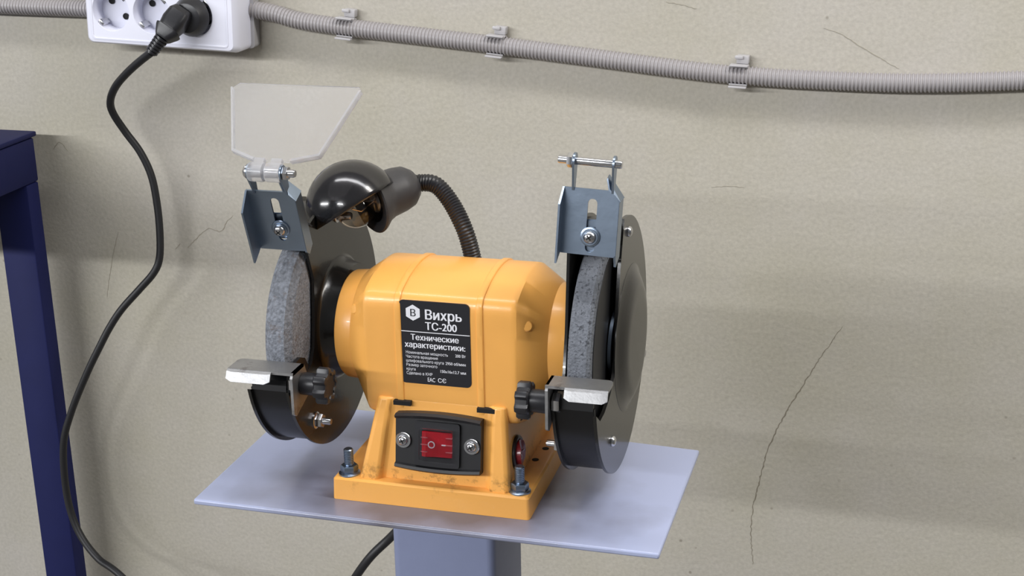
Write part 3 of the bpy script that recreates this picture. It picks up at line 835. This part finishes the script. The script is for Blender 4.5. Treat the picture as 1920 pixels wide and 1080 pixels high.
# ---- work lamp: gooseneck, holder, open hood and bulb
a_b = V((.60, .78, .18)).normalized()          # towards the neck
SC = V((-.0628, .005, .1615)); SR = .0285
a_h = V((.73, .50, .45)).normalized()          # long axis of the hood
view = (SC - V(cam.location)).normalized()
n1 = a_h.cross(view).normalized()  # rim plane of the hood
if n1.z < 0: n1 = -n1
bm = new()
o_, u, v, n = frame(SC, -a_h, n1)                 # n points to the front tip, u up
NT, NP = 20, 28
rings = []
for i in range(NT + 1):
    th = PI * .985 * i / NT + .02
    rings.append([o_ + n * (SR * math.cos(th)) + (u * math.cos(ph) + v * math.sin(ph)) * (SR * math.sin(th)) for ph in [(-PI / 2 + PI * k / NP) for k in range(NP + 1)]])
loft(bm, rings, False, False, closed=False)
hood = obj('lamp_hood', bm, M_dome, G, label='glossy black half dome lamp hood', smooth=60)
so = hood.modifiers.new('shell', 'SOLIDIFY'); so.thickness = .0016; so.offset = -1
bm = new()
lathe(bm, SC + a_b * .007 + V((.004, 0, .0012)), a_b, [(.0135, .0004), (.0192, -.0008), (.0202, 0), (.0198, .0015), (.0160, .007), (.0145, .012), (.0140, .021), (.0128, .027), (.0095, .0315), (.0060, .0335)], 36, False, True)
holder = obj('lamp_holder', bm, M_holder, G, label='black lamp holder cup')
so = holder.modifiers.new('shell', 'SOLIDIFY'); so.thickness = .0018; so.offset = -1
bm = new(); lathe(bm, SC + a_b * .019, -a_b, [(.0085, -.010), (.0085, .0), (.0092, .001), (.0085, .0022), (.0092, .0034), (.0085, .0046), (.0092, .0058), (.0075, .0070)], 24)
obj('bulb_cap', bm, M_chrome, holder)
bc = SC - n1 * .0012 + a_b * .001 - V((.0005, 0, 0))
bm = new()
prof = [(.0070, -.0135)] + [(.0122 * math.sin(t), -.0122 * math.cos(t) * 1.0) for t in [math.radians(38 + 142 * i / 16) for i in range(17)]]
lathe(bm, bc, -a_b, prof, 32)
bulb = obj('light_bulb', bm, M_bulb, G, label='small unlit clear amber light bulb')
bm = new(); tube(bm, [bc + a_b * .012, bc + a_b * .002 + n1 * .003, bc - a_b * .002, bc + a_b * .002 - n1 * .003, bc + a_b * .012], .0004, 6)
obj('filament', bm, M_chrome, bulb)
gp = spline([SC + a_b * .0380 + V((.003, 0, .001)), V((-.0310, .0370, .1700)), V((-.0210, .0370, .1690)), V((-.0105, .0340, .1590)), V((-.0005, .0280, .1440)), V((.0045, .0270, .1260)), V((.0060, .0260, .1150))], 60)
gp = resample(gp, .00045)
bm = new(); tube(bm, gp, lambda i: .0052 + .0003 * math.sin(2 * PI * i / 4), 16)
obj('gooseneck', bm, M_plastic, G, label='black ribbed gooseneck')

# ------------------------------------------------------------------ triple socket on the wall
sk = thing('power_socket', (-.404, WY, .205), 'white triple power socket box with a black plug at right', 'socket')
ang = math.radians(2.2)                           # hangs slightly out of level
Rz = Matrix.Rotation(ang, 3, 'Y')
SU, SV, SN = Rz @ V((1, 0, 0)), Rz @ V((0, 0, 1)), V((0, -1, 0))
sc0 = V((-.4035, 0, .2125))
yb1, yf1 = WY, .4075
bm = new()
def sring(w, h, r, y, dx=0): return [V((0, y, 0)) + sc0 + SU * (p[0] + dx) + SV * p[1] for p in rrect(w, h, r, 5)]
SW, SHH = .1520, .0610
loft(bm, [sring(SW - .002, SHH - .002, .004, WY - .0005, .004), sring(SW - .001, SHH - .002, .004, WY - .013, .004)])
obj('back_box', bm, M_greyplastic, sk)
bm = new()
cen = [sc0 + SU * d + SV * .0015 for d in (-.0478, -.0068, .0345)]
RO = .0186
# front face with three round openings: grid of quads with circle cut built per cell
def cell(bm, c, x0, x1, z0, z1, y, r, seg=40):
    outer, inn = [], []
    angs = sorted([2 * PI * i / seg for i in range(seg)] + [math.atan2(zz, xx) % (2 * PI) for xx in (x0, x1) for zz in (z0, z1)])
    seg = len(angs)
    for a in angs:
        ca, sa = math.cos(a), math.sin(a)
        k = 1e9
        if ca > 1e-9: k = min(k, x1 / ca)
        if ca < -1e-9: k = min(k, x0 / ca)
        if sa > 1e-9: k = min(k, z1 / sa)
        if sa < -1e-9: k = min(k, z0 / sa)
        outer.append(c + SU * (ca * k) + SV * (sa * k) + V((0, y, 0))); inn.append(c + SU * (ca * r) + SV * (sa * r) + V((0, y, 0)))
    A = [bm.verts.new(p) for p in outer]; Bv = [bm.verts.new(p) for p in inn]
    for i in range(seg): bm.faces.new((A[i], A[(i + 1) % seg], Bv[(i + 1) % seg], Bv[i]))
    C2 = [bm.verts.new(p + V((0, .0010, 0)) + (c - p + V((0, y, 0))) * .02) for p in inn]
    for i in range(seg): bm.faces.new((Bv[i], Bv[(i + 1) % seg], C2[(i + 1) % seg], C2[i]))
fw, fh = SW - .014, SHH - .010
xs = [-fw / 2, (-.0478 - .0068) / 2, (-.0068 + .0345) / 2, fw / 2]
for k, c in enumerate(cen):
    d = (-.0478, -.0068, .0345)[k]
    cell(bm, c, xs[k] - d, xs[k + 1] - d, -fh / 2 - .0015, fh / 2 - .0015, yf1, RO)
bmesh.ops.remove_doubles(bm, verts=bm.verts, dist=5e-5)
loft(bm, [sring(SW, SHH, .006, WY - .0125), sring(SW, SHH, .006, yf1 + .010), sring(SW - .003, SHH - .003, .006, yf1 + .003), sring(SW - .008, SHH - .006, .005, yf1 + .0002), sring(fw, fh, .0001, yf1)], True, False)
bmesh.ops.remove_doubles(bm, verts=bm.verts, dist=2e-5)
cover = obj('cover', bm, M_white, sk, smooth=32)
bm = new(); c0 = sc0 + V((0, yf1, 0))
def pring(w, h, y): return [c0 + SU * p[0] + SV * p[1] + V((0, y, 0)) for p in rrect(w, h, .003, 4)]
loft(bm, [pring(fw - .002, fh - .001, .0003), pring(fw - .0026, fh - .0016, -.0005), pring(fw - .0044, fh - .0034, -.0005), pring(fw - .0050, fh - .0040, .0003)], False, False)
obj('raised_border', bm, M_white, cover)
for k, c in enumerate(cen):
    c = V((c.x, 0, c.z))
    bm = new(); yr = yf1
    lathe(bm, c + V((0, yr + .0004, 0)), (0, 1, 0), [(RO * 1.0, -.0003), (RO * .985, .0010), (RO * .95, .0150), (.0001, .0152)], 40, False, False)
    cup = obj('socket_cup', bm, M_white_in, sk)
    rot = math.radians(45)
    for q in (-1, 1):
        p = c + (SU * (-math.cos(rot) * q) + SV * math.sin(rot) * q * 1.0) * .0095 + V((0, yr + .0150, 0))
        p = c + (SU * (math.cos(rot) * q * -1) + SV * (math.sin(rot) * q)) * .0095 + V((0, yr + .0150, 0))
        bm = new(); lathe(bm, p, (0, -1, 0), [(.0030, 0), (.0030, .0007), (.0022, .0007), (.0021, .0003)], 20); obj('pin_hole', bm, M_hole, cup)
        e0 = c + (SU * (math.cos(rot) * q) + SV * (math.sin(rot) * q)) * (RO * .88) + V((0, yr + .0075, 0))
        bm = new(); box(bm, e0, (.0032, .0120, .0060), Matrix((SU * math.cos(rot) + SV * math.sin(rot), V((0, 1, 0)), SV * math.cos(rot) - SU * math.sin(rot))).transposed(), .0006); obj('earth_contact', bm, M_chrome, cup)

# ------------------------------------------------------------------ power cord with plug
C3 = V((cen[2].x, yf1, cen[2].z))
def wy(px_pts): return px_pts
CP = [(-0.3941, 0.3720, 0.1854), (-0.4099, 0.3780, 0.1759), (-0.4280, 0.3850, 0.1636), (-0.4455, 0.3930, 0.1494), (-0.4578, 0.4020, 0.1344), (-0.4613, 0.4100, 0.1207), (-0.4546, 0.4170, 0.1017), (-0.4428, 0.4200, 0.0821), (-0.4341, 0.4210, 0.0590), (-0.4304, 0.4200, 0.0307), (-0.4289, 0.4170, 0.0025), (-0.4297, 0.4130, -0.0204), (-0.4352, 0.4090, -0.0340), (-0.4495, 0.4050, -0.0499), (-0.4685, 0.4000, -0.0704), (-0.4817, 0.3960, -0.0893), (-0.4921, 0.3920, -0.1081), (-0.5072, 0.3880, -0.1359), (-0.5280, 0.3840, -0.1789), (-0.5392, 0.3810, -0.2153), (-0.5407, 0.3790, -0.2689), (-0.5294, 0.3740, -0.3047), (-0.5043, 0.3640, -0.3265), (-0.4722, 0.3520, -0.3362),
      (-.40, .33, -.38), (-.31, .29, -.41), (-.235, .245, -.345), (-.1564, .20, -.2093), (-.1235, .20, -.1685), (-.085, .185, -.125), (-.03, .13, -.06), (.0, .092, .0), (.004, .072, .030), (.004, .046, .036)]
bm = new(); cp = resample(spline(CP, 10), .004); tube(bm, cp, .0036, 14)
cord = thing('grinder_cord', (CP[0][0], WY, CP[0][2]), 'black power cord hanging down the wall from the white socket', 'cord')  # the grinder's own mains cord, running from the plug to the pedestal
obj('cable', bm, M_rubber, cord, smooth=60)
tail0 = V(CP[0]); tdir = (C3 + V((-.006, -.030, -.004)) - tail0).normalized()
bm = new()
lathe(bm, C3 + V((0, -.002, 0)), (0, -1, 0), [(.0138, -.008), (.0140, .0010), (.0176, .0014), (.0178, .0024), (.0170, .0044), (.0150, .0090), (.0130, .0120), (.0100, .0130)], 32)
# angled grip from the round front to the strain relief
f0 = C3 + V((-.004, -.0165, .003)); f1 = tail0 + tdir * .016
dd = (f1 - f0).normalized(); o_, u, v, n = frame(f0, dd, V((0, -1, 0)))
def er(t, a, c): return [f0.lerp(f1, t) + u * p[0] + v * p[1] for p in rrect(a, c, min(a, c) * .3, 4)]
loft(bm, [er(-.2, .013, .0170), er(0, .022, .0205), er(.35, .0215, .0215), er(.6, .0180, .0190), er(.64, .0185, .0235), er(.72, .0165, .0225), er(.95, .0140, .0150), er(1.02, .0110, .0120)])
plug = obj('plug', bm, M_plastic, cord, label='black angled mains plug', smooth=30)
bm = new()
prof = []
L_ = (f1 - tail0).length + .002
for i in range(6):
    h = L_ * i / 6; r = .0066 - .0012 * i / 6
    prof += [(r, h), (r, h + L_ / 11), (r * .78, h + L_ / 10.5), (r * .78, h + L_ / 6.2)]
lathe(bm, f1 - (tail0 - f1).normalized() * .001, (tail0 - f1), prof, 18)
obj('strain_relief', bm, M_plastic, cord)

# ------------------------------------------------------------------ corrugated conduit and clips
def conduit(pts, label):
    bm = new(); p = resample(spline([V(q) for q in pts], 40), .0008)
    tube(bm, p, lambda i: .0080 if i % 4 in (0, 1) else .0069, 20)
    return tag(obj('corrugated_conduit', bm, M_conduit, None, smooth=25), label, 'conduit')
YC = WY - .0085
conduit([(-.78, YC, .217), (-.70, YC, .2155), (-.60, YC, .2135), (-.54, YC, .2127), (-.4790, YC, .2120)], 'short grey corrugated conduit entering the socket from the left edge')
cpts = [(-.3270, YC, .2150), (-.305, YC, .2115), (-.2825, YC, .2059), (-.2416, YC, .2011), (-.1812, YC, .1958), (-.1026, YC, .1889), (-.0167, YC, .1805), (.0757, YC, .1713), (.1200, YC, .1685), (.1649, YC, .1669), (.2508, YC, .1666), (.3414, YC, .1717), (.45, YC, .182), (.56, YC, .196)]
conduit(cpts, 'long grey corrugated conduit running right across the wall from the socket')
spts = spline([V(q) for q in cpts], 30)
def clip(x, label):
    i = min(range(len(spts)), key=lambda k: abs(spts[k].x - x)); p = spts[i]
    t = (spts[i + 1] - spts[i - 1]).normalized(); n = V((-t.z, 0, t.x))
    root = thing('conduit_clip', (p.x, WY, p.z), label, 'clip', 'grey clips holding the conduit')
    R = Matrix((t, V((0, 1, 0)), n)).transposed()
    bm = new()
    w = .0075
    arcp = [(a, .0082) for a in range(-35, 216, 14)]
    rings = []
    for a in range(215, -36, -10):
        r0, r1 = .0081, .0093; ca, sa = math.cos(math.radians(a)), math.sin(math.radians(a))
        # opening faces away from the wall
        rings.append([p + t * q + n * (ca * r) + V((0, 1, 0)) * (sa * r) for q, r in ((-w, r0), (w, r0), (w, r1), (-w, r1))])
    rings = [[V((c.x, min(c.y, WY), c.z)) for c in r] for r in rings]
    loft(bm, rings)
    obj('ring', bm, M_greyplastic, root)
    bm = new()
    for q in (1, -1):
        box(bm, p + n * (.0090 * q) + V((0, -.0072, 0)), (.0150, .0050, .0014), R, .0004)
    obj('jaw', bm, M_greyplastic, root)
    bm = new()
    box(bm, p + n * .0128 + V((0, .0040, 0)) + t * .002, (.0105, .0080, .0070), R, .001)
    box(bm, p + n * .0150 + V((0, -.0010, 0)) - t * .001, (.0070, .0030, .0030), R, .0008)
    obj('latch', bm, M_greyplastic, root)
clip(-.2360, 'first grey conduit clip right of the socket')
clip(-.0960, 'grey conduit clip above the lamp, second from the socket')
clip(.1150, 'grey conduit clip above the right wheel, farthest from the socket')
